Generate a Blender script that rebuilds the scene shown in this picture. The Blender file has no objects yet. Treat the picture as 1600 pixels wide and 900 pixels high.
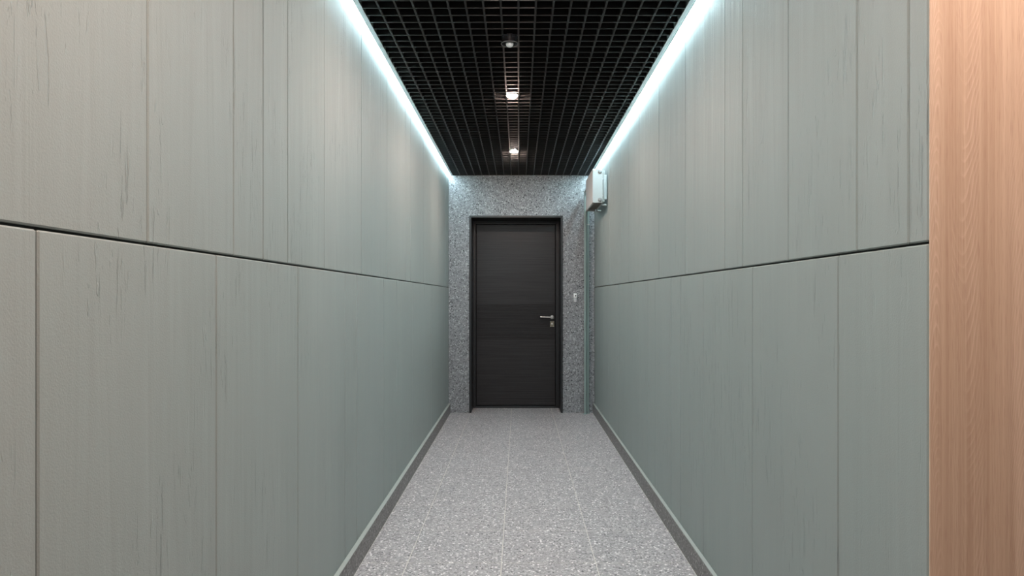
import bpy, bmesh, math, random
from mathutils import Vector

random.seed(7)
# ------------------------------------------------------------------ camera, world, exposure
SC = bpy.context.scene
COL = SC.collection
F = 1060.0                      # focal length in pixels of the 1600 x 900 frame
VX, VY = 811.0, 465.0           # vanishing point of the corridor
EYE = 1.2                       # lens height above the floor

cam_data = bpy.data.cameras.new('camera')
cam = bpy.data.objects.new('camera', cam_data)
COL.objects.link(cam)
cam.location = (0, 0, EYE)
cam.rotation_euler = (math.pi / 2, 0, 0)
cam_data.sensor_fit = 'HORIZONTAL'
cam_data.sensor_width = 36.0
cam_data.lens = 36.0 * F / 1600.0
cam_data.shift_x = (800.0 - VX) / 1600.0
cam_data.shift_y = (VY - 450.0) / 1600.0
cam_data.clip_start = 0.02
SC.camera = cam

world = bpy.data.worlds.new('world')
world.use_nodes = True
world.node_tree.nodes['Background'].inputs[0].default_value = (0.02, 0.02, 0.02, 1)
world.node_tree.nodes['Background'].inputs[1].default_value = 0.2
SC.world = world
SC.view_settings.view_transform = 'Standard'
SC.view_settings.look = 'None'
SC.view_settings.gamma = 1.0
SC.view_settings.use_curve_mapping = False
SC.view_settings.exposure = 0.0

LED_POWER = 118.0               # radiance of the cool strips
LED_COLOR = (0.64, 0.91, 1.0)
LAMP_POWER = 1120.0              # radiance of the warm ceiling lamps
LAMP_COLOR = (1.0, 0.76, 0.65)

# ------------------------------------------------------------------ dimensions (metres)
WL, WR = -0.734, 0.786          # faces of the side walls
BL, BR = -0.713, 0.768          # faces of the baseboards
BTOP = 0.10
YB = 7.067                      # face of the back wall
CZ = 2.475                      # underside of the ceiling grid
SLAB = 2.85
SEAM = 1.306
YR = 1.304                      # where the right wall ends at the timber panel
LOBX, LOBY = 2.5, -2.4          # lobby around the camera

# ------------------------------------------------------------------ mesh helpers
def box(bm, x0, x1, y0, y1, z0, z1, bev=0.0, seg=1):
    vs = [bm.verts.new((x, y, z)) for x in (x0, x1) for y in (y0, y1) for z in (z0, z1)]
    idx = [(0, 1, 3, 2), (4, 6, 7, 5), (0, 4, 5, 1), (2, 3, 7, 6), (0, 2, 6, 4), (1, 5, 7, 3)]
    fs = [bm.faces.new([vs[i] for i in f]) for f in idx]
    if bev > 0:
        es = list({e for f in fs for e in f.edges})
        bmesh.ops.bevel(bm, geom=es, offset=bev, segments=seg, affect='EDGES', profile=0.5)


def prism(bm, poly, axis, a, b):
    """Extrude a closed 2D outline along an axis between a and b."""
    def p(u, v, w):
        return {'x': (w, u, v), 'y': (u, w, v), 'z': (u, v, w)}[axis]
    A = [bm.verts.new(p(u, v, a)) for u, v in poly]
    B = [bm.verts.new(p(u, v, b)) for u, v in poly]
    n = len(poly)
    bm.faces.new(A)
    bm.faces.new(B[::-1])
    for i in range(n):
        bm.faces.new((A[i], B[i], B[(i + 1) % n], A[(i + 1) % n]))


def lathe(bm, prof, c, axis='z', n=32):
    """Revolve (radius, height) pairs about an axis through c."""
    rings = []
    for r, h in prof:
        ring = []
        for k in range(n):
            t = 2 * math.pi * k / n
            u, v = r * math.cos(t), r * math.sin(t)
            q = {'z': (u, v, h), 'y': (u, h, v), 'x': (h, u, v)}[axis]
            ring.append(bm.verts.new((c[0] + q[0], c[1] + q[1], c[2] + q[2])))
        rings.append(ring)
    for i in range(len(rings) - 1):
        for k in range(n):
            bm.faces.new((rings[i][k], rings[i][(k + 1) % n], rings[i + 1][(k + 1) % n], rings[i + 1][k]))
    bm.faces.new(rings[0][::-1])
    bm.faces.new(rings[-1])


def tube(bm, pts, r, n=16):
    pts = [Vector(p) for p in pts]
    rings = []
    for i, p in enumerate(pts):
        d = (pts[min(i + 1, len(pts) - 1)] - pts[max(i - 1, 0)]).normalized()
        a = Vector((1, 0, 0)) if abs(d.x) < 0.9 else Vector((0, 1, 0))
        u = d.cross(a).normalized()
        v = d.cross(u).normalized()
        rings.append([bm.verts.new(p + r * (math.cos(2 * math.pi * k / n) * u + math.sin(2 * math.pi * k / n) * v)) for k in range(n)])
    for i in range(len(rings) - 1):
        for k in range(n):
            bm.faces.new((rings[i][k], rings[i][(k + 1) % n], rings[i + 1][(k + 1) % n], rings[i + 1][k]))
    bm.faces.new(rings[0][::-1])
    bm.faces.new(rings[-1])


def obj(name, bm, m, parent=None, smooth=False):
    bmesh.ops.recalc_face_normals(bm, faces=bm.faces[:])
    me = bpy.data.meshes.new(name)
    bm.to_mesh(me)
    bm.free()
    me.materials.append(m)
    if smooth:
        me.shade_smooth()
        me.set_sharp_from_angle(angle=math.radians(35))
    o = bpy.data.objects.new(name, me)
    COL.objects.link(o)
    if parent is not None:
        o.parent = parent
        p, off = parent, Vector((0, 0, 0))
        while p is not None:
            off += p.location
            p = p.parent
        o.location = -off        # meshes are written in world metres
    return o


def bx(name, m, parent, *dims, bev=0.0, seg=1):
    bm = bmesh.new()
    box(bm, *dims, bev=bev, seg=seg)
    return obj(name, bm, m, parent)


def tag(o, label, cat, group=None, kind=None):
    o['label'] = label
    o['category'] = cat
    if group:
        o['group'] = group
    if kind:
        o['kind'] = kind
    return o


def thing(name, label, cat, loc, group=None, kind=None):
    o = bpy.data.objects.new(name, None)
    o.empty_display_size = 0.1
    COL.objects.link(o)
    o.location = loc
    return tag(o, label, cat, group, kind)


# ------------------------------------------------------------------ material helpers
class NT:
    def __init__(self, name, rough=0.5, metal=0.0, spec=0.5):
        self.m = bpy.data.materials.new(name)
        self.m.use_nodes = True
        self.t = self.m.node_tree
        self.b = self.t.nodes['Principled BSDF']
        self.b.inputs['Roughness'].default_value = rough
        self.b.inputs['Metallic'].default_value = metal
        self.b.inputs['Specular IOR Level'].default_value = spec
        tc = self.n('ShaderNodeTexCoord')
        self.co = tc.outputs['Object']

    def n(self, kind, **kw):
        nd = self.t.nodes.new(kind)
        for k, v in kw.items():
            setattr(nd, k, v)
        return nd

    def put(self, sock, v):
        if isinstance(v, bpy.types.NodeSocket):
            self.t.links.new(v, sock)
        else:
            sock.default_value = v

    def mapped(self, scale, loc=(0, 0, 0), src=None):
        mp = self.n('ShaderNodeMapping')
        self.put(mp.inputs['Vector'], src or self.co)
        mp.inputs['Scale'].default_value = scale
        mp.inputs['Location'].default_value = loc
        return mp.outputs[0]

    def noise(self, vec, scale=1.0, detail=3.0, rough=0.5, dist=0.0):
        nd = self.n('ShaderNodeTexNoise')
        self.put(nd.inputs['Vector'], vec)
        nd.inputs['Scale'].default_value = scale
        nd.inputs['Detail'].default_value = detail
        nd.inputs['Roughness'].default_value = rough
        nd.inputs['Distortion'].default_value = dist
        return nd.outputs['Fac']

    def voronoi(self, vec, scale):
        nd = self.n('ShaderNodeTexVoronoi')
        self.put(nd.inputs['Vector'], vec)
        nd.inputs['Scale'].default_value = scale
        return nd

    def math(self, op, a, b=0.0, c=None, clamp=False):
        nd = self.n('ShaderNodeMath', operation=op, use_clamp=clamp)
        self.put(nd.inputs[0], a)
        self.put(nd.inputs[1], b)
        if c is not None:
            self.put(nd.inputs[2], c)
        return nd.outputs[0]

    def ramp(self, fac, stops, interp='LINEAR'):
        nd = self.n('ShaderNodeValToRGB')
        nd.color_ramp.interpolation = interp
        e = nd.color_ramp.elements
        while len(e) < len(stops):
            e.new(0.5)
        for el, (p, c) in zip(e, stops):
            el.position = p
            el.color = (*c, 1) if len(c) == 3 else c
        self.put(nd.inputs[0], fac)
        return nd.outputs[0]

    def mix(self, fac, a, b, blend='MIX'):
        nd = self.n('ShaderNodeMix', data_type='RGBA', blend_type=blend)
        self.put(nd.inputs['Factor'], fac)
        for s, v in ((nd.inputs['A'], a), (nd.inputs['B'], b)):
            pass
        ia = [i for i in nd.inputs if i.name == 'A' and i.type == 'RGBA'][0]
        ib = [i for i in nd.inputs if i.name == 'B' and i.type == 'RGBA'][0]
        self.put(ia, a if isinstance(a, bpy.types.NodeSocket) else (*a, 1))
        self.put(ib, b if isinstance(b, bpy.types.NodeSocket) else (*b, 1))
        return [o for o in nd.outputs if o.type == 'RGBA'][0]

    def smooth(self, v, lo, hi):
        nd = self.n('ShaderNodeMapRange', interpolation_type='SMOOTHSTEP')
        self.put(nd.inputs['Value'], v)
        nd.inputs['From Min'].default_value = lo
        nd.inputs['From Max'].default_value = hi
        return nd.outputs[0]

    def bump(self, h, dist, strength=1.0, prev=None):
        nd = self.n('ShaderNodeBump')
        nd.inputs['Strength'].default_value = strength
        nd.inputs['Distance'].default_value = dist
        self.put(nd.inputs['Height'], h)
        if prev is not None:
            self.put(nd.inputs['Normal'], prev)
        return nd.outputs[0]

    def done(self, color=None, normal=None):
        if color is not None:
            self.put(self.b.inputs['Base Color'], color if isinstance(color, bpy.types.NodeSocket) else (*color, 1))
        if normal is not None:
            self.put(self.b.inputs['Normal'], normal)
        return self.m


def plain(name, color, rough=0.5, metal=0.0, spec=0.5, grain=0.04, scale=40.0):
    q = NT(name, rough, metal, spec)
    nz = q.noise(q.mapped((scale,) * 3), 1.0, 4.0)
    c = q.mix(nz, tuple(v * (1 - grain) for v in color), tuple(v * (1 + grain) for v in color))
    return q.done(c)


def emissive(name, color, power):
    q = NT(name, 0.4)
    q.put(q.b.inputs['Emission Color'], (*color, 1))
    q.put(q.b.inputs['Emission Strength'], power)
    return q.done((0.8, 0.8, 0.8))


def paint_material():
    """Grey-green painted boards: trowelled, with vertical streaks, dents and an eggshell grain."""
    q = NT('painted_board', 0.62, 0.0, 0.3)
    streak = q.noise(q.mapped((13, 13, 0.9)), 1.0, 2.5, 0.5, 0.8)
    fine = q.noise(q.mapped((300, 300, 260)), 1.0, 2.0)
    wave = q.noise(q.mapped((9, 9, 1.2)), 1.0, 2.0)
    dent_n = q.noise(q.mapped((70, 70, 5.5), (3, 7, 1)), 1.0, 4.0, 0.6, 0.8)
    patch = q.smooth(q.noise(q.mapped((4.5, 4.5, 2.6), (5, 1, 9)), 1.0, 3.0), 0.44, 0.60)
    dents = q.math('MULTIPLY', q.smooth(dent_n, 0.60, 0.68), patch)
    drip_n = q.noise(q.mapped((55, 55, 9), (11, 4, 2)), 1.0, 3.0, 0.6, 1.2)
    drips = q.math('MULTIPLY', q.smooth(drip_n, 0.63, 0.71), patch)
    n = q.bump(wave, 0.006, 0.75)
    n = q.bump(streak, 0.0036, 0.85, n)
    n = q.bump(q.math('SUBTRACT', q.math('MULTIPLY', drips, 0.7), dents), 0.0021, 0.95, n)
    n = q.bump(fine, 0.0008, 0.75, n)
    info = q.n('ShaderNodeObjectInfo')
    base = q.mix(q.noise(q.mapped((6, 6, 1.0)), 1.0, 3.0), (0.258, 0.295, 0.282), (0.294, 0.330, 0.316))
    base = q.mix(q.math('MULTIPLY', info.outputs['Random'], 0.25), base, (0.310, 0.336, 0.324))
    return q.done(base, n)


def stone_material(name, lo, mid, hi, black, rough, scale=170.0, spec=0.4):
    """Fine speckled stone: pale and dark grains, scattered black and white chips."""
    q = NT(name, rough, 0.0, spec)
    v1 = q.voronoi(q.co, scale)
    sep = q.n('ShaderNodeSeparateColor')
    q.put(sep.inputs[0], v1.outputs['Color'])
    c = q.ramp(sep.outputs[0], [(0.0, lo), (0.35, mid), (0.8, mid), (1.0, hi)])
    v2 = q.voronoi(q.mapped((1, 1, 1), (0.37, 0.11, 0.53)), scale * 0.55)
    sep2 = q.n('ShaderNodeSeparateColor')
    q.put(sep2.inputs[0], v2.outputs['Color'])
    blk = q.math('MULTIPLY', q.math('GREATER_THAN', sep2.outputs[0], 0.915), q.math('LESS_THAN', v2.outputs['Distance'], 0.36))
    wht = q.math('MULTIPLY', q.math('LESS_THAN', sep2.outputs[1], 0.13), q.math('LESS_THAN', v2.outputs['Distance'], 0.40))
    c = q.mix(wht, c, tuple(min(1, v * 1.25) for v in hi))
    c = q.mix(blk, c, black)
    cloud = q.noise(q.mapped((5, 5, 5)), 1.0, 3.0)
    c = q.mix(q.math('MULTIPLY', cloud, 0.22), c, mid)
    n = q.bump(q.noise(q.mapped((220, 220, 220)), 1.0, 2.0), 0.0004, 0.5)
    return q.done(c, n)


def wood_material():
    """Flat-sawn timber veneer: growth rings of a bent trunk cut by the board face."""
    q = NT('timber_veneer', 0.5, 0.0, 0.35)
    sep = q.n('ShaderNodeSeparateXYZ')
    q.put(sep.inputs[0], q.co)
    x, z = sep.outputs[0], sep.outputs[2]
    # three nested-arch figures side by side, each a stack of parabolas in board coordinates
    jit = q.math('MULTIPLY', q.math('SUBTRACT', q.noise(q.mapped((4, 4, 2.2)), 1.0, 2.0, 0.5), 0.5), 0.030)
    fine = q.math('ADD', q.math('MULTIPLY', q.noise(q.mapped((60, 60, 14)), 1.0, 3.0), 0.014),
                  q.math('MULTIPLY', q.noise(q.mapped((1.5, 1.5, 6.5)), 1.0, 1.0), 0.16))

    def arch(cx, sign, a, w):
        d = q.math('ABSOLUTE', q.math('ADD', q.math('SUBTRACT', x, cx), jit))
        par = q.math('DIVIDE', q.math('MULTIPLY', q.math('MULTIPLY', d, d), a), q.math('ADD', 1.0, q.math('DIVIDE', d, w)))
        return q.math('ADD', q.math('MULTIPLY', par, sign), q.math('ADD', z, fine))

    def pick(t, a, b):
        return q.math('ADD', a, q.math('MULTIPLY', q.math('SUBTRACT', b, a), t))

    def near(cx, lo, hi):
        d = q.math('ABSOLUTE', q.math('ADD', q.math('SUBTRACT', x, cx), jit))
        return q.math('SUBTRACT', 1.0, q.smooth(d, lo, hi))

    f = pick(q.math('GREATER_THAN', x, 0.830), arch(0.804, 1.0, 520.0, 0.05), arch(0.857, -1.0, 190.0, 0.05))
    f = pick(q.math('GREATER_THAN', x, 0.925), f, arch(0.975, 1.0, 260.0, 0.05))
    figure = q.math('MAXIMUM', near(0.804, 0.008, 0.026), q.math('MAXIMUM', near(0.857, 0.016, 0.042), near(0.975, 0.02, 0.05)))
    saw = q.math('FRACT', q.math('MULTIPLY', f, 30.0))
    ring = q.ramp(saw, [(0.0, (0.0,) * 3), (0.16, (1.0,) * 3), (0.42, (0.25,) * 3), (1.0, (0.0,) * 3)])
    vary = q.smooth(q.noise(q.mapped((28, 28, 1.5), (1, 3, 0)), 1.0, 2.0), 0.36, 0.66)
    band = q.noise(q.mapped((26, 26, 0.4)), 1.0, 4.0, 0.65)
    line = q.noise(q.mapped((190, 190, 0.9)), 1.0, 3.0, 0.6, 0.15)
    pore = q.noise(q.mapped((520, 520, 22)), 1.0, 2.0)
    c = q.mix(q.smooth(band, 0.3, 0.7), (0.455, 0.318, 0.224), (0.585, 0.436, 0.322))
    c = q.mix(q.math('MULTIPLY', q.math('MULTIPLY', ring, q.math('MULTIPLY', figure, vary)), 0.6), c, (0.72, 0.56, 0.45))
    c = q.mix(q.math('MULTIPLY', q.smooth(line, 0.46, 0.66), 0.42), c, (0.64, 0.50, 0.38))
    c = q.mix(q.math('MULTIPLY', q.smooth(pore, 0.5, 0.75), 0.4), c, (0.36, 0.22, 0.16))
    n = q.bump(pore, 0.0003, 0.5)
    return q.done(c, n)


def door_material():
    q = NT('dark_veneer', 0.42, 0.0, 0.33)
    g = q.noise(q.mapped((2.2, 1, 190)), 1.0, 4.0, 0.6, 0.2)
    c = q.ramp(g, [(0.3, (0.013, 0.011, 0.012)), (0.7, (0.035, 0.030, 0.031))])
    return q.done(c, q.bump(g, 0.0009, 0.8))


M = {
    'paint': paint_material(),
    'floor': stone_material('floor_stone', (0.13, 0.118, 0.12), (0.345, 0.315, 0.315), (0.68, 0.63, 0.62), (0.028, 0.026, 0.03), 0.5, 140.0),
    'wallstone': stone_material('wall_stone', (0.085, 0.085, 0.092), (0.25, 0.248, 0.258), (0.51, 0.508, 0.52), (0.012, 0.013, 0.016), 0.5, 105.0),
    'skirt': stone_material('skirting_stone', (0.075, 0.07, 0.07), (0.18, 0.172, 0.17), (0.36, 0.345, 0.34), (0.02, 0.02, 0.02), 0.5, 140.0),
    'cap': plain('skirting_cap_paint', (0.33, 0.345, 0.32), 0.55),
    'grout': plain('grout', (0.60, 0.55, 0.50), 0.85, grain=0.12, scale=90),
    'wallgrout': plain('wall_grout', (0.13, 0.135, 0.14), 0.9, grain=0.1, scale=90),
    'joint': plain('joint_board', (0.03, 0.036, 0.034), 0.8),
    'wood': wood_material(),
    'door': door_material(),
    'black': plain('black_frame_paint', (0.016, 0.017, 0.019), 0.42),
    'groove': plain('black_backing', (0.004, 0.004, 0.004), 0.8),
    'grid': plain('black_grid_paint', (0.005, 0.0048, 0.0048), 0.4, spec=1.0),
    'void': plain('black_soffit', (0.004, 0.004, 0.004), 0.95, spec=0.05),
    'trim': plain('grey_edge_trim', (0.66, 0.68, 0.68), 0.42),
    'alu': plain('aluminium', (0.62, 0.63, 0.64), 0.35, metal=1.0),
    'steel': plain('brushed_steel', (0.66, 0.64, 0.62), 0.28, metal=1.0),
    'bronze': plain('aged_brass', (0.28, 0.25, 0.19), 0.42, metal=0.8, grain=0.3, scale=160),
    'white': plain('white_enamel', (0.44, 0.435, 0.42), 0.38),
    'fin': plain('radiator_fin', (0.30, 0.28, 0.25), 0.5),
    'pipe': plain('green_pipe_paint', (0.25, 0.315, 0.30), 0.4),
    'sensor': plain('dark_plastic', (0.010, 0.011, 0.013), 0.25),
    'lens': plain('milky_lens', (0.72, 0.78, 0.80), 0.25),
    'grey': plain('grey_plastic', (0.12, 0.12, 0.125), 0.45),
    'plug': plain('dull_plug_metal', (0.25, 0.24, 0.23), 0.5, metal=0.3),
    'bellwhite': plain('bright_white_plastic', (0.92, 0.92, 0.92), 0.3),
    'bellgrey': plain('pale_grey_plastic', (0.50, 0.50, 0.51), 0.35),
    'plaster': plain('lobby_plaster', (0.14, 0.14, 0.135), 0.8),
    'led': emissive('led_glow', LED_COLOR, LED_POWER),
    'lamp': emissive('lamp_glow', LAMP_COLOR, LAMP_POWER),
}

# ------------------------------------------------------------------ floor of stone tiles
floor = bx('floor', M['grout'], None, WL - 0.1, LOBX, LOBY, YB + 0.45, -0.12, -0.0005)
tag(floor, 'pale grey speckled stone tile floor of the corridor', 'floor', kind='structure')
TX = [BL, -0.505, -0.079, 0.347, BR]
TS = 0.4286
Y0 = 3.067
G = 0.0018


def tile_at(x0, x1, y0, y1, extra=None):
    bm = bmesh.new()
    dz = random.uniform(0.0, 0.0003)
    box(bm, x0 + G, x1 - G, y0 + G, y1 - G, -0.012, dz, bev=0.0006)
    if extra:
        box(bm, *extra, -0.012, dz)
    return obj('tile', bm, M['floor'], floor)


rows = [Y0 + TS * k for k in range(-9, 11)]
for k in range(len(rows) - 1):
    y0, y1 = rows[k], rows[k + 1]
    if y1 < -0.9 or y0 > YB - 0.01:
        continue
    for c in range(4):
        x0, x1 = TX[c], TX[c + 1]
        if y1 > YB:
            inside = c in (1, 2)
            ye = 7.372 if inside else YB
            extra = (x0 + G, 0.437, YB - 0.004, 7.372) if c == 3 else None
            tile_at(x0, x1, y0, ye, extra)
        else:
            tile_at(x0, x1, y0, y1)
# lobby tiles right of the corridor line
for k in range(len(rows) - 1):
    if rows[k + 1] < -0.9 or rows[k] > YR:
        continue
    for x0 in (BR, BR + 0.427, BR + 0.854):
        tile_at(x0, x0 + 0.427, rows[k], min(rows[k + 1], YR - 0.02))

# ------------------------------------------------------------------ side walls of painted boards
wall_left = bx('wall_left', M['joint'], None, WL - 0.16, WL - 0.012, LOBY, YB + 0.45, 0, SLAB)
tag(wall_left, 'left corridor wall clad in grey-green painted boards', 'wall', kind='structure')
wall_right = bx('wall_right', M['joint'], None, WR + 0.012, WR + 0.17, YR + 0.012, YB + 0.45, 0, SLAB)
tag(wall_right, 'right corridor wall clad in grey-green painted boards', 'wall', kind='structure')


def joint_left(px):
    return F * -WL / (VX - px)


def joint_right(px):
    return F * WR / (px - VX)


def boards(parent, ys, side, z0, z1):
    for a, b in zip(ys[:-1], ys[1:]):
        g = 0.0019
        d = random.uniform(-0.0005, 0.0005)
        bm = bmesh.new()
        if side < 0:
            box(bm, WL - 0.013, WL + d, a + g, b - g, z0, z1, bev=0.0028)
        else:
            box(bm, WR - d, WR + 0.013, a + g, b - g, z0, z1, bev=0.0028)
        obj('panel', bm, M['paint'], parent)


GAP = 0.0026
up_l = [-1.05, -0.45, 0.14, 0.74] + [joint_left(p) for p in (231, 365, 411.2, 449.3, 506.8, 564.9, 604.8, 633.3, 641.6)]
lo_l = [-1.36, -0.76, -0.17, 0.43] + [joint_left(p) for p in (58.5, 338, 465.3, 539.2, 557.4, 599.6, 619.8, 645.0)]
up_r = [YR] + [joint_right(p) for p in (1419, 1338.5, 1231.5, 1160.2, 1132.5, 1070.7, 1029.4, 998.7, 982.6, 969.1)]
lo_r = [YR] + [joint_right(p) for p in (1309.3, 1175.6, 1098.9, 1063.5, 1048.7, 1023.8, 1012.8, 986.9, 966.2)]
for L, tail in ((up_l, (0.6, 0.4, 0.6, 0.6)), (lo_l, (0.6, 0.4, 0.6, 0.6)), (up_r, (0.6, 0.4, 0.6)), (lo_r, (0.6, 0.4, 0.6))):
    for t in tail:
        if L[-1] + t < YB - 0.12:
            L.append(L[-1] + t)
    L.append(YB)
boards(wall_left, up_l, -1, SEAM + GAP, 2.60)
boards(wall_left, lo_l, -1, 0.02, SEAM - GAP)
boards(wall_right, up_r, 1, SEAM + GAP, 2.60)
boards(wall_right, lo_r, 1, 0.02, SEAM - GAP)

# ------------------------------------------------------------------ baseboards
def baseboard(name, side, y0, y1, label):
    b = thing(name, label, 'baseboard', ((WL + BL) / 2 if side < 0 else (WR + BR) / 2, (y0 + y1) / 2, 0), kind='structure')
    xa, xb = (WL + 0.0006, BL) if side < 0 else (BR, WR - 0.0006)
    bx('stone_face', M['skirt'], b, xa, xb, y0, y1, -0.001, BTOP - 0.004)
    bx('cap_strip', M['cap'], b, xa, xb, y0, y1, BTOP - 0.004, BTOP, bev=0.001)
    return b


baseboard('baseboard_left', -1, -1.0, YB - 0.0005, 'dark stone skirting with pale top edge along the left wall')
baseboard('baseboard_right', 1, YR + 0.002, YB - 0.0005, 'dark stone skirting with pale top edge along the right wall')

# ------------------------------------------------------------------ back wall of stone tiles, with the door opening
DX0, DX1, DZ = -0.517, 0.455, 2.053      # outside of the door lining
bm = bmesh.new()
box(bm, WL - 0.16, DX0, YB + 0.011, YB + 0.45, 0, SLAB)
box(bm, DX1, WR + 0.17, YB + 0.011, YB + 0.45, 0, SLAB)
box(bm, DX0, DX1, YB + 0.011, YB + 0.45, DZ, SLAB)
wall_back = obj('wall_back', bm, M['wallgrout'], None)
tag(wall_back, 'grey speckled stone tile wall around the dark door', 'wall', kind='structure')


def wtile(x0, x1, z0, z1):
    bx('tile', M['wallstone'], wall_back, x0 + 0.0009, x1 - 0.0009, YB, YB + 0.0115, z0 + 0.0009, z1 - 0.0009, bev=0.0008)


zr = [0.0, 0.327, 0.754, 1.181, 1.608, 2.035]
for a, b in zip(zr[:-1], zr[1:]):
    wtile(WL, DX0, a, b)
    wtile(DX1, WR, a, b)
for a, b in zip([WL, -0.458, -0.031, 0.396], [-0.458, -0.031, 0.396, WR]):
    wtile(a, b, 2.035, 2.56)

# ------------------------------------------------------------------ lobby around the camera
wall_timber = thing('wall_timber', 'pinkish brown timber panelled return wall at the right edge', 'wall', (WR + 0.6, YR, 0), kind='structure')
bx('backing', M['joint'], wall_timber, WR + 0.0135, LOBX, YR - 0.0002, YR + 0.0118, 0, SLAB)
bx('panel', M['wood'], wall_timber, WR + 0.0016, WR + 0.60, YR - 0.0035, YR - 0.0004, 0.004, SLAB, bev=0.0006)
bx('panel', M['wood'], wall_timber, WR + 0.603, WR + 1.20, YR - 0.0035, YR - 0.0004, 0.004, SLAB, bev=0.0006)
wall_lobby = bx('wall_lobby', M['plaster'], None, LOBX, LOBX + 0.1, LOBY, YR, 0, SLAB)
tag(wall_lobby, 'plain plaster side wall of the lobby behind the camera', 'wall', kind='structure')
wall_rear = bx('wall_rear', M['plaster'], None, WL - 0.16, LOBX + 0.1, LOBY - 0.1, LOBY, 0, SLAB)
tag(wall_rear, 'plain plaster end wall of the lobby behind the camera', 'wall', kind='structure')

# ------------------------------------------------------------------ ceiling: black soffit and open grid
ceiling = bx('ceiling', M['void'], None, WL - 0.16, LOBX + 0.1, LOBY - 0.1, YB + 0.45, SLAB, SLAB + 0.1)
tag(ceiling, 'black open-cell grid ceiling under a dark soffit', 'ceiling', kind='structure')
lobby_soffit = bx('ceiling_lobby', M['plaster'], None, WL - 0.012, LOBX, LOBY, YR + 0.0, CZ + 0.002, CZ + 0.1)
tag(lobby_soffit, 'plain plaster ceiling of the lobby behind the camera', 'ceiling', kind='structure')
CELL = 0.0767
GX0 = -0.003
TL0, TL1 = -0.713, -0.690      # left edge trim
TR0, TR1 = 0.733, 0.757        # right edge trim
GY0 = YR + 0.02


def bar_profile(w, h, groove):
    """U-shaped bar seen from below: two lips and a shallow groove between them."""
    a, g = w / 2, groove / 2
    return [(-a, 0), (-g, 0), (-g, 0.003), (g, 0.003), (g, 0), (a, 0), (a, h), (-a, h)]


for k in range(-8, 10):
    x = GX0 + CELL * k
    bm = bmesh.new()
    prism(bm, [(x + u, CZ + v) for u, v in bar_profile(0.0080, 0.040, 0.0026)], 'y', GY0, YB - 0.012)
    obj('long_bar', bm, M['grid'], ceiling)
k0 = -21
yk = 2.915 + CELL * k0
k = k0
while yk < YB - 0.03:
    bm = bmesh.new()
    if yk > GY0 + 0.02:
        wide = (k - 7) % 8 == 0
        w = 0.0095 if wide else 0.0078
        prism(bm, [(yk + u, CZ + 0.0006 + v) for u, v in bar_profile(w, 0.040, 0.003 if wide else 0.0018)], 'x', TL1 - 0.001, TR0 + 0.001)
        obj('cross_bar', bm, M['grid'], ceiling)
    else:
        bm.free()
    k += 1
    yk = 2.915 + CELL * k


def edge_trim(name, x0, x1, wall_side, label):
    bm = bmesh.new()
    y0, y1 = GY0 - 0.01, YB - 0.002
    t = 0.0016
    box(bm, x0, x1, y0, y1, CZ - 0.002, CZ - 0.002 + t)
    if wall_side < 0:
        box(bm, x0, x0 + t, y0, y1, CZ - 0.002, CZ + 0.034)
    else:
        box(bm, x1 - t, x1, y0, y1, CZ - 0.002, CZ + 0.034)
    tag(obj(name, bm, M['trim'], None), label, 'trim', kind='structure')


edge_trim('trim_1', TL0, TL1, -1, 'thin grey angle trim between ceiling grid and left light strip')
edge_trim('trim_2', TR0, TR1, 1, 'thin grey angle trim between ceiling grid and right light strip')
bm = bmesh.new()
box(bm, TL1, TR0, YB - 0.014, YB - 0.001, CZ - 0.004, CZ + 0.03)
tag(obj('trim_3', bm, M['grid'], None), 'black edge trim where the ceiling grid meets the stone wall', 'trim', kind='structure')

# ------------------------------------------------------------------ cool light strips along the walls
def led_strip(x0, x1, y0, y1, label):
    t = thing('led_strip', label, 'light strip', ((x0 + x1) / 2, (y0 + y1) / 2, CZ), group='cool light strips')
    bm = bmesh.new()
    box(bm, x0, x1, y0, y1, CZ + 0.003, CZ + 0.018)
    obj('profile', bm, M['alu'], t)
    bm = bmesh.new()
    box(bm, x0 + 0.001, x1 - 0.001, y0 + 0.004, y1 - 0.004, CZ - 0.001, CZ + 0.003)
    obj('diffuser', bm, M['led'], t)


led_strip(WL + 0.0012, TL0 - 0.0035, -0.6, YB - 0.006, 'glowing cool white light strip along the top of the left wall')
led_strip(TR1 + 0.007, WR - 0.0012, YR + 0.03, YB - 0.006, 'glowing cool white light strip along the top of the right wall')

# ------------------------------------------------------------------ warm ceiling lamps
def downlight(x, y, label, zc=CZ):
    t = thing('ceiling_lamp', label, 'ceiling lamp', (x, y, zc), group='warm ceiling lamps')
    bm = bmesh.new()
    lathe(bm, [(0.030, 0.075), (0.0365, 0.07), (0.0365, 0.004), (0.0375, 0.0), (0.036, -0.002), (0.033, -0.002)], (x, y, zc), 'z', 28)
    obj('housing', bm, M['black'], t, True)
    bm = bmesh.new()
    lathe(bm, [(0.0345, -0.0015), (0.0325, -0.005), (0.027, -0.0085), (0.018, -0.011), (0.008, -0.012)], (x, y, zc), 'z', 28)
    obj('glowing_lens', bm, M['lamp'], t, True)


LX = -0.044
downlight(LX, 5.905, 'lit warm ceiling lamp nearest the dark door')
downlight(LX, 4.277, 'lit warm ceiling lamp between the black sensor and the farther lamp')
downlight(LX, 2.65, 'lit warm ceiling lamp just above the top of the view')
downlight(LX, 1.02, 'lit warm ceiling lamp over the corridor mouth')
for x, y, w in ((0.92, 0.78, 'close to the timber wall'), (1.36, 0.78, 'farther along the timber wall'), (-0.30, 0.45, 'close to the left wall')):  # added out of view to brighten the timber and the left wall
    downlight(x, y, 'unseen warm lamp added to the lobby ceiling, %s' % w)

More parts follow.
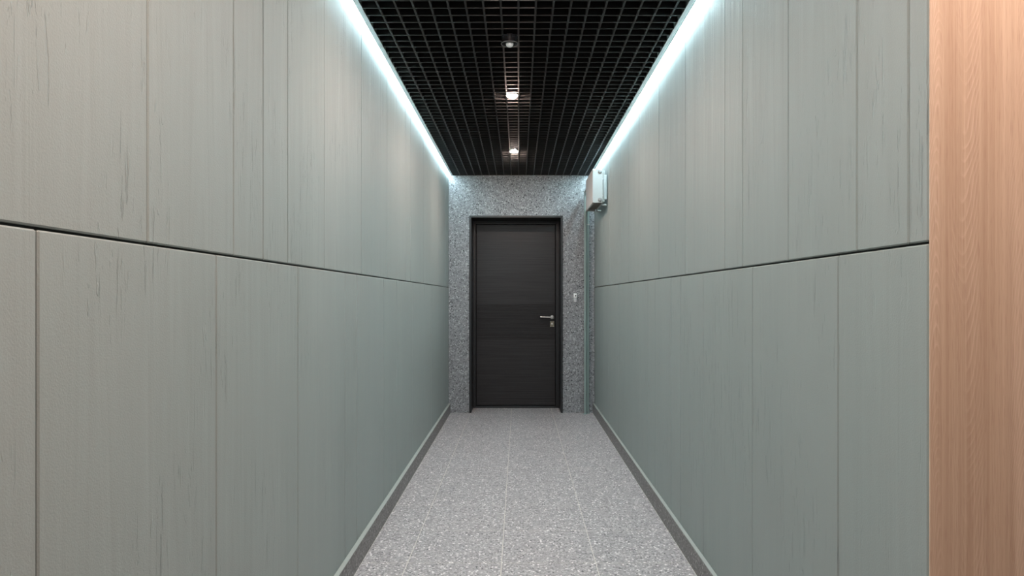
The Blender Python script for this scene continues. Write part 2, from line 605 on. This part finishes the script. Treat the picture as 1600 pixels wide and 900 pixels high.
# ------------------------------------------------------------------ the door at the end
door = thing('door_1', 'dark wood-grain flush door in a black frame at the corridor end', 'door', (-0.03, 7.37, 0), kind='structure')
LI = 0.020
YF, YD = YB - 0.012, 7.365
bx('lining', M['black'], door, DX0 - 0.0005, DX0 + LI, YF, YD + 0.06, 0.0005, DZ, bev=0.001)
bx('lining', M['black'], door, DX1 - LI, DX1 + 0.0005, YF, YD + 0.06, 0.0005, DZ, bev=0.001)
bx('lining', M['black'], door, DX0 + LI, DX1 - LI, YF, YD + 0.06, DZ - LI, DZ, bev=0.001)
FX0, FX1, FZ = DX0 + LI, DX1 - LI, DZ - LI
LX0, LX1, LZ0, LZ1 = -0.462, 0.392, 0.032, 1.990
bx('frame', M['black'], door, FX0, LX0 - 0.007, YD, YD + 0.055, 0.0005, FZ, bev=0.0015)
bx('frame', M['black'], door, LX1 + 0.007, FX1, YD, YD + 0.055, 0.0005, FZ, bev=0.0015)
bx('frame', M['black'], door, LX0 - 0.007, LX1 + 0.007, YD, YD + 0.055, LZ1 + 0.007, FZ, bev=0.0015)
bx('threshold', M['black'], door, LX0 - 0.007, LX1 + 0.007, YD, YD + 0.055, 0.0005, LZ0 - 0.008, bev=0.003)
bx('backing_sheet', M['groove'], door, FX0, FX1, YD + 0.03, YD + 0.07, 0.0, FZ)  # black backing sheet added behind the leaf, keeping its gaps dark
leaf = bx('leaf', M['door'], door, LX0, LX1, YD + 0.006, YD + 0.035, LZ0, LZ1, bev=0.0015)
n_rib = 24
for i in range(n_rib):                 # milled ribs across the middle of the leaf
    z = 0.755 + (1.125 - 0.755) * i / (n_rib - 1)
    bx('rib', M['door'], leaf, LX0 + 0.006, LX1 - 0.006, YD + 0.0008, YD + 0.0065, z - 0.0040, z + 0.0040, bev=0.0012)
HX, HZ = 0.359, 0.987
handle = thing('handle', '', 'x', (HX, YD, HZ))
del handle['label'], handle['category']
handle.parent = door
handle.location = Vector((HX, YD, HZ)) - door.location
hy = YD + 0.0012
bm = bmesh.new()
lathe(bm, [(0.021, 0.0), (0.021, -0.008), (0.018, -0.011), (0.011, -0.012), (0.0095, -0.014), (0.0095, -0.048), (0.008, -0.050)], (HX, hy, HZ), 'y', 28)
obj('rosette', bm, M['steel'], handle, True)
bm = bmesh.new()
tube(bm, [(HX + 0.006, hy - 0.043, HZ), (HX - 0.02, hy - 0.043, HZ), (HX - 0.06, hy - 0.044, HZ + 0.001), (HX - 0.10, hy - 0.043, HZ + 0.003), (HX - 0.128, hy - 0.040, HZ + 0.004)], 0.0085, 14)
obj('lever', bm, M['steel'], handle, True)
handle['label'] = 'brushed steel lever handle'
bm = bmesh.new()
box(bm, HX - 0.022, HX + 0.022, hy - 0.006, hy + 0.002, 0.882, 0.944, bev=0.0018)
plate = obj('lock_plate', bm, M['bronze'], door)
plate['label'] = 'small aged brass lock plate'
bm = bmesh.new()
lathe(bm, [(0.0105, -0.001), (0.0105, -0.005), (0.009, -0.0055)], (HX, hy - 0.005, 0.915), 'y', 20)
obj('cylinder', bm, M['steel'], plate, True)
for dx in (-0.017, 0.017):
    for dz in (0.8865 + 0.0, 0.9395):
        bm = bmesh.new()
        lathe(bm, [(0.003, 0.0), (0.003, -0.0015), (0.002, -0.002)], (HX + dx, hy - 0.006, dz), 'y', 10)
        obj('screw', bm, M['steel'], plate, True)

# ------------------------------------------------------------------ doorbell
BX, BZ = 0.584, 1.197
bell = thing('doorbell', 'small white and grey doorbell button on the stone wall right of the door', 'doorbell', (BX, YB, BZ))
bx('base', M['bellgrey'], bell, BX - 0.0165, BX + 0.0165, YB - 0.017, YB - 0.0004, BZ - 0.046, BZ + 0.0, bev=0.003, seg=2)
cover = bx('cover', M['bellwhite'], bell, BX - 0.0165, BX + 0.0165, YB - 0.021, YB - 0.0004, BZ + 0.0005, BZ + 0.047, bev=0.004, seg=2)
bm = bmesh.new()
lathe(bm, [(0.0065, 0.0), (0.0065, -0.002), (0.005, -0.003)], (BX + 0.003, YB - 0.0205, BZ + 0.022), 'y', 18)
obj('button', bm, M['sensor'], bell, True)

# ------------------------------------------------------------------ radiator high on the right wall
RX0, RX1, RY0, RY1, RZ0, RZ1 = 0.650, 0.757, 6.0, 6.6, 2.038, 2.338
XE = 0.739
rad = thing('radiator', 'white panel radiator hung high on the right wall beside the door', 'radiator', (0.70, 6.3, RZ0))
bx('front_panel', M['white'], rad, RX0, RX0 + 0.014, RY0 + 0.003, RY1 - 0.003, RZ0, RZ1, bev=0.003, seg=2)
bx('back_panel', M['white'], rad, RX1 - 0.010, RX1, RY0 + 0.012, RY1 - 0.012, RZ0 + 0.01, RZ1 - 0.012, bev=0.003, seg=2)
for y0, y1 in ((RY0, RY0 + 0.012), (RY1 - 0.012, RY1)):
    bx('side_cover', M['white'], rad, RX0 + 0.002, XE, y0, y1, RZ0 + 0.0008, RZ1 + 0.001, bev=0.002, seg=2)
top = bx('top_rail', M['white'], rad, RX0 + 0.013, RX0 + 0.022, RY0 + 0.011, RY1 - 0.011, RZ1 - 0.008, RZ1 + 0.0005)
bx('top_rail', M['white'], rad, XE - 0.010, XE, RY0 + 0.011, RY1 - 0.011, RZ1 - 0.008, RZ1 + 0.0005)
for i in range(28):
    y = RY0 + 0.022 + i * (RY1 - RY0 - 0.044) / 27
    bx('grille_slat', M['white'], rad, RX0 + 0.021, XE - 0.009, y - 0.003, y + 0.003, RZ1 - 0.006, RZ1 - 0.001)
for i in range(30):
    y = RY0 + 0.02 + i * (RY1 - RY0 - 0.04) / 29
    bx('convector_fin', M['fin'], rad, RX0 + 0.013, RX1 - 0.0095, y - 0.0012, y + 0.0012, RZ0 + 0.018, RZ1 - 0.030)
for z in (RZ0 + 0.027, RZ1 - 0.024):
    bm = bmesh.new()
    lathe(bm, [(0.019, 0.0), (0.019, -0.006), (0.0165, -0.009), (0.013, -0.010), (0.011, -0.013), (0.006, -0.014)], (0.716, RY0 + 0.0006, z), 'y', 24)
    p = obj('plug', bm, M['plug'], rad, True)
    p['label'] = 'round end plug'
for y in (RY0 + 0.085, RY1 - 0.10):
    bm = bmesh.new()
    box(bm, RX1 - 0.002, WR - 0.0008, y - 0.015, y + 0.015, RZ0 + 0.04, RZ1 - 0.04, bev=0.002)
    box(bm, RX1 - 0.016, WR - 0.0008, y - 0.011, y + 0.011, RZ0 - 0.013, RZ0 + 0.001, bev=0.002)
    obj('bracket', bm, M['white'], rad)
for z in (RZ0 + 0.06, RZ0 + 0.21):
    bx('spacer', M['white'], rad, XE - 0.001, RX1 - 0.009, RY0 + 0.004, RY0 + 0.03, z, z + 0.012)

# ------------------------------------------------------------------ heating pipes down the corner
def pipe(x, y, ztop, r, label, ring=None):
    t = thing('heating_pipe', label, 'pipe', (x, y, 0), group='green heating pipes')
    bm = bmesh.new()
    pts = [(x, y, 0.001), (x, y, ztop - 0.05)]
    for a in range(1, 7):
        q = a / 6 * math.pi / 2
        pts.append((x, y - 0.05 + 0.05 * math.cos(q), ztop - 0.05 + 0.05 * math.sin(q)))
    pts.append((x, RY1 + 0.001, ztop))
    tube(bm, pts, r, 18)
    obj('tube', bm, M['pipe'], t, True)
    bm = bmesh.new()
    lathe(bm, [(r + 0.001, 0.008), (r + 0.006, 0.006), (r + 0.008, 0.0006)], (x, y, 0), 'z', 20)
    obj('floor_collar', bm, M['pipe'], t, True)
    if ring:
        bm = bmesh.new()
        lathe(bm, [(r + 0.0005, -0.006), (r + 0.004, -0.005), (r + 0.004, 0.005), (r + 0.0005, 0.006)], (x, y, ring), 'z', 20)
        o = obj('clamp_ring', bm, M['white'], t, True)


pipe(0.682, 6.985, 2.285, 0.0135, 'green painted heating pipe nearer the door, under the radiator')
pipe(0.712, 7.018, 2.16, 0.0135, 'green painted heating pipe with a pale ring, nearer the right wall', ring=1.955)

# ------------------------------------------------------------------ ceiling sensor
SX, SY = -0.046, 3.315
sen = thing('ceiling_sensor', 'black round ceiling sensor with a small milky dome', 'sensor', (SX, SY, CZ))
bm = bmesh.new()
lathe(bm, [(0.036, 0.004), (0.0405, -0.0005), (0.0405, -0.030), (0.0415, -0.031), (0.0415, -0.0345), (0.0400, -0.036), (0.037, -0.0345), (0.022, -0.0345), (0.018, -0.0345)], (SX, SY, CZ), 'z', 40)
obj('body', bm, M['sensor'], sen, True)
bm = bmesh.new()
n = 40
prof = [(0.0385, -0.0352), (0.0422, -0.0345), (0.0424, -0.0368), (0.0400, -0.0376)]
rings = [[bm.verts.new((SX + r * math.cos(2 * math.pi * i / n), SY + r * math.sin(2 * math.pi * i / n), CZ + h)) for i in range(n)] for r, h in prof]
for a in range(4):
    for i in range(n):
        bm.faces.new((rings[a][i], rings[a][(i + 1) % n], rings[(a + 1) % 4][(i + 1) % n], rings[(a + 1) % 4][i]))
obj('rim', bm, M['grey'], sen, True)
bm = bmesh.new()
lathe(bm, [(0.0185, -0.034), (0.0180, -0.040), (0.0155, -0.0455), (0.011, -0.049), (0.005, -0.0508), (0.001, -0.051)], (SX, SY, CZ), 'z', 28)
obj('dome', bm, M['lens'], sen, True)
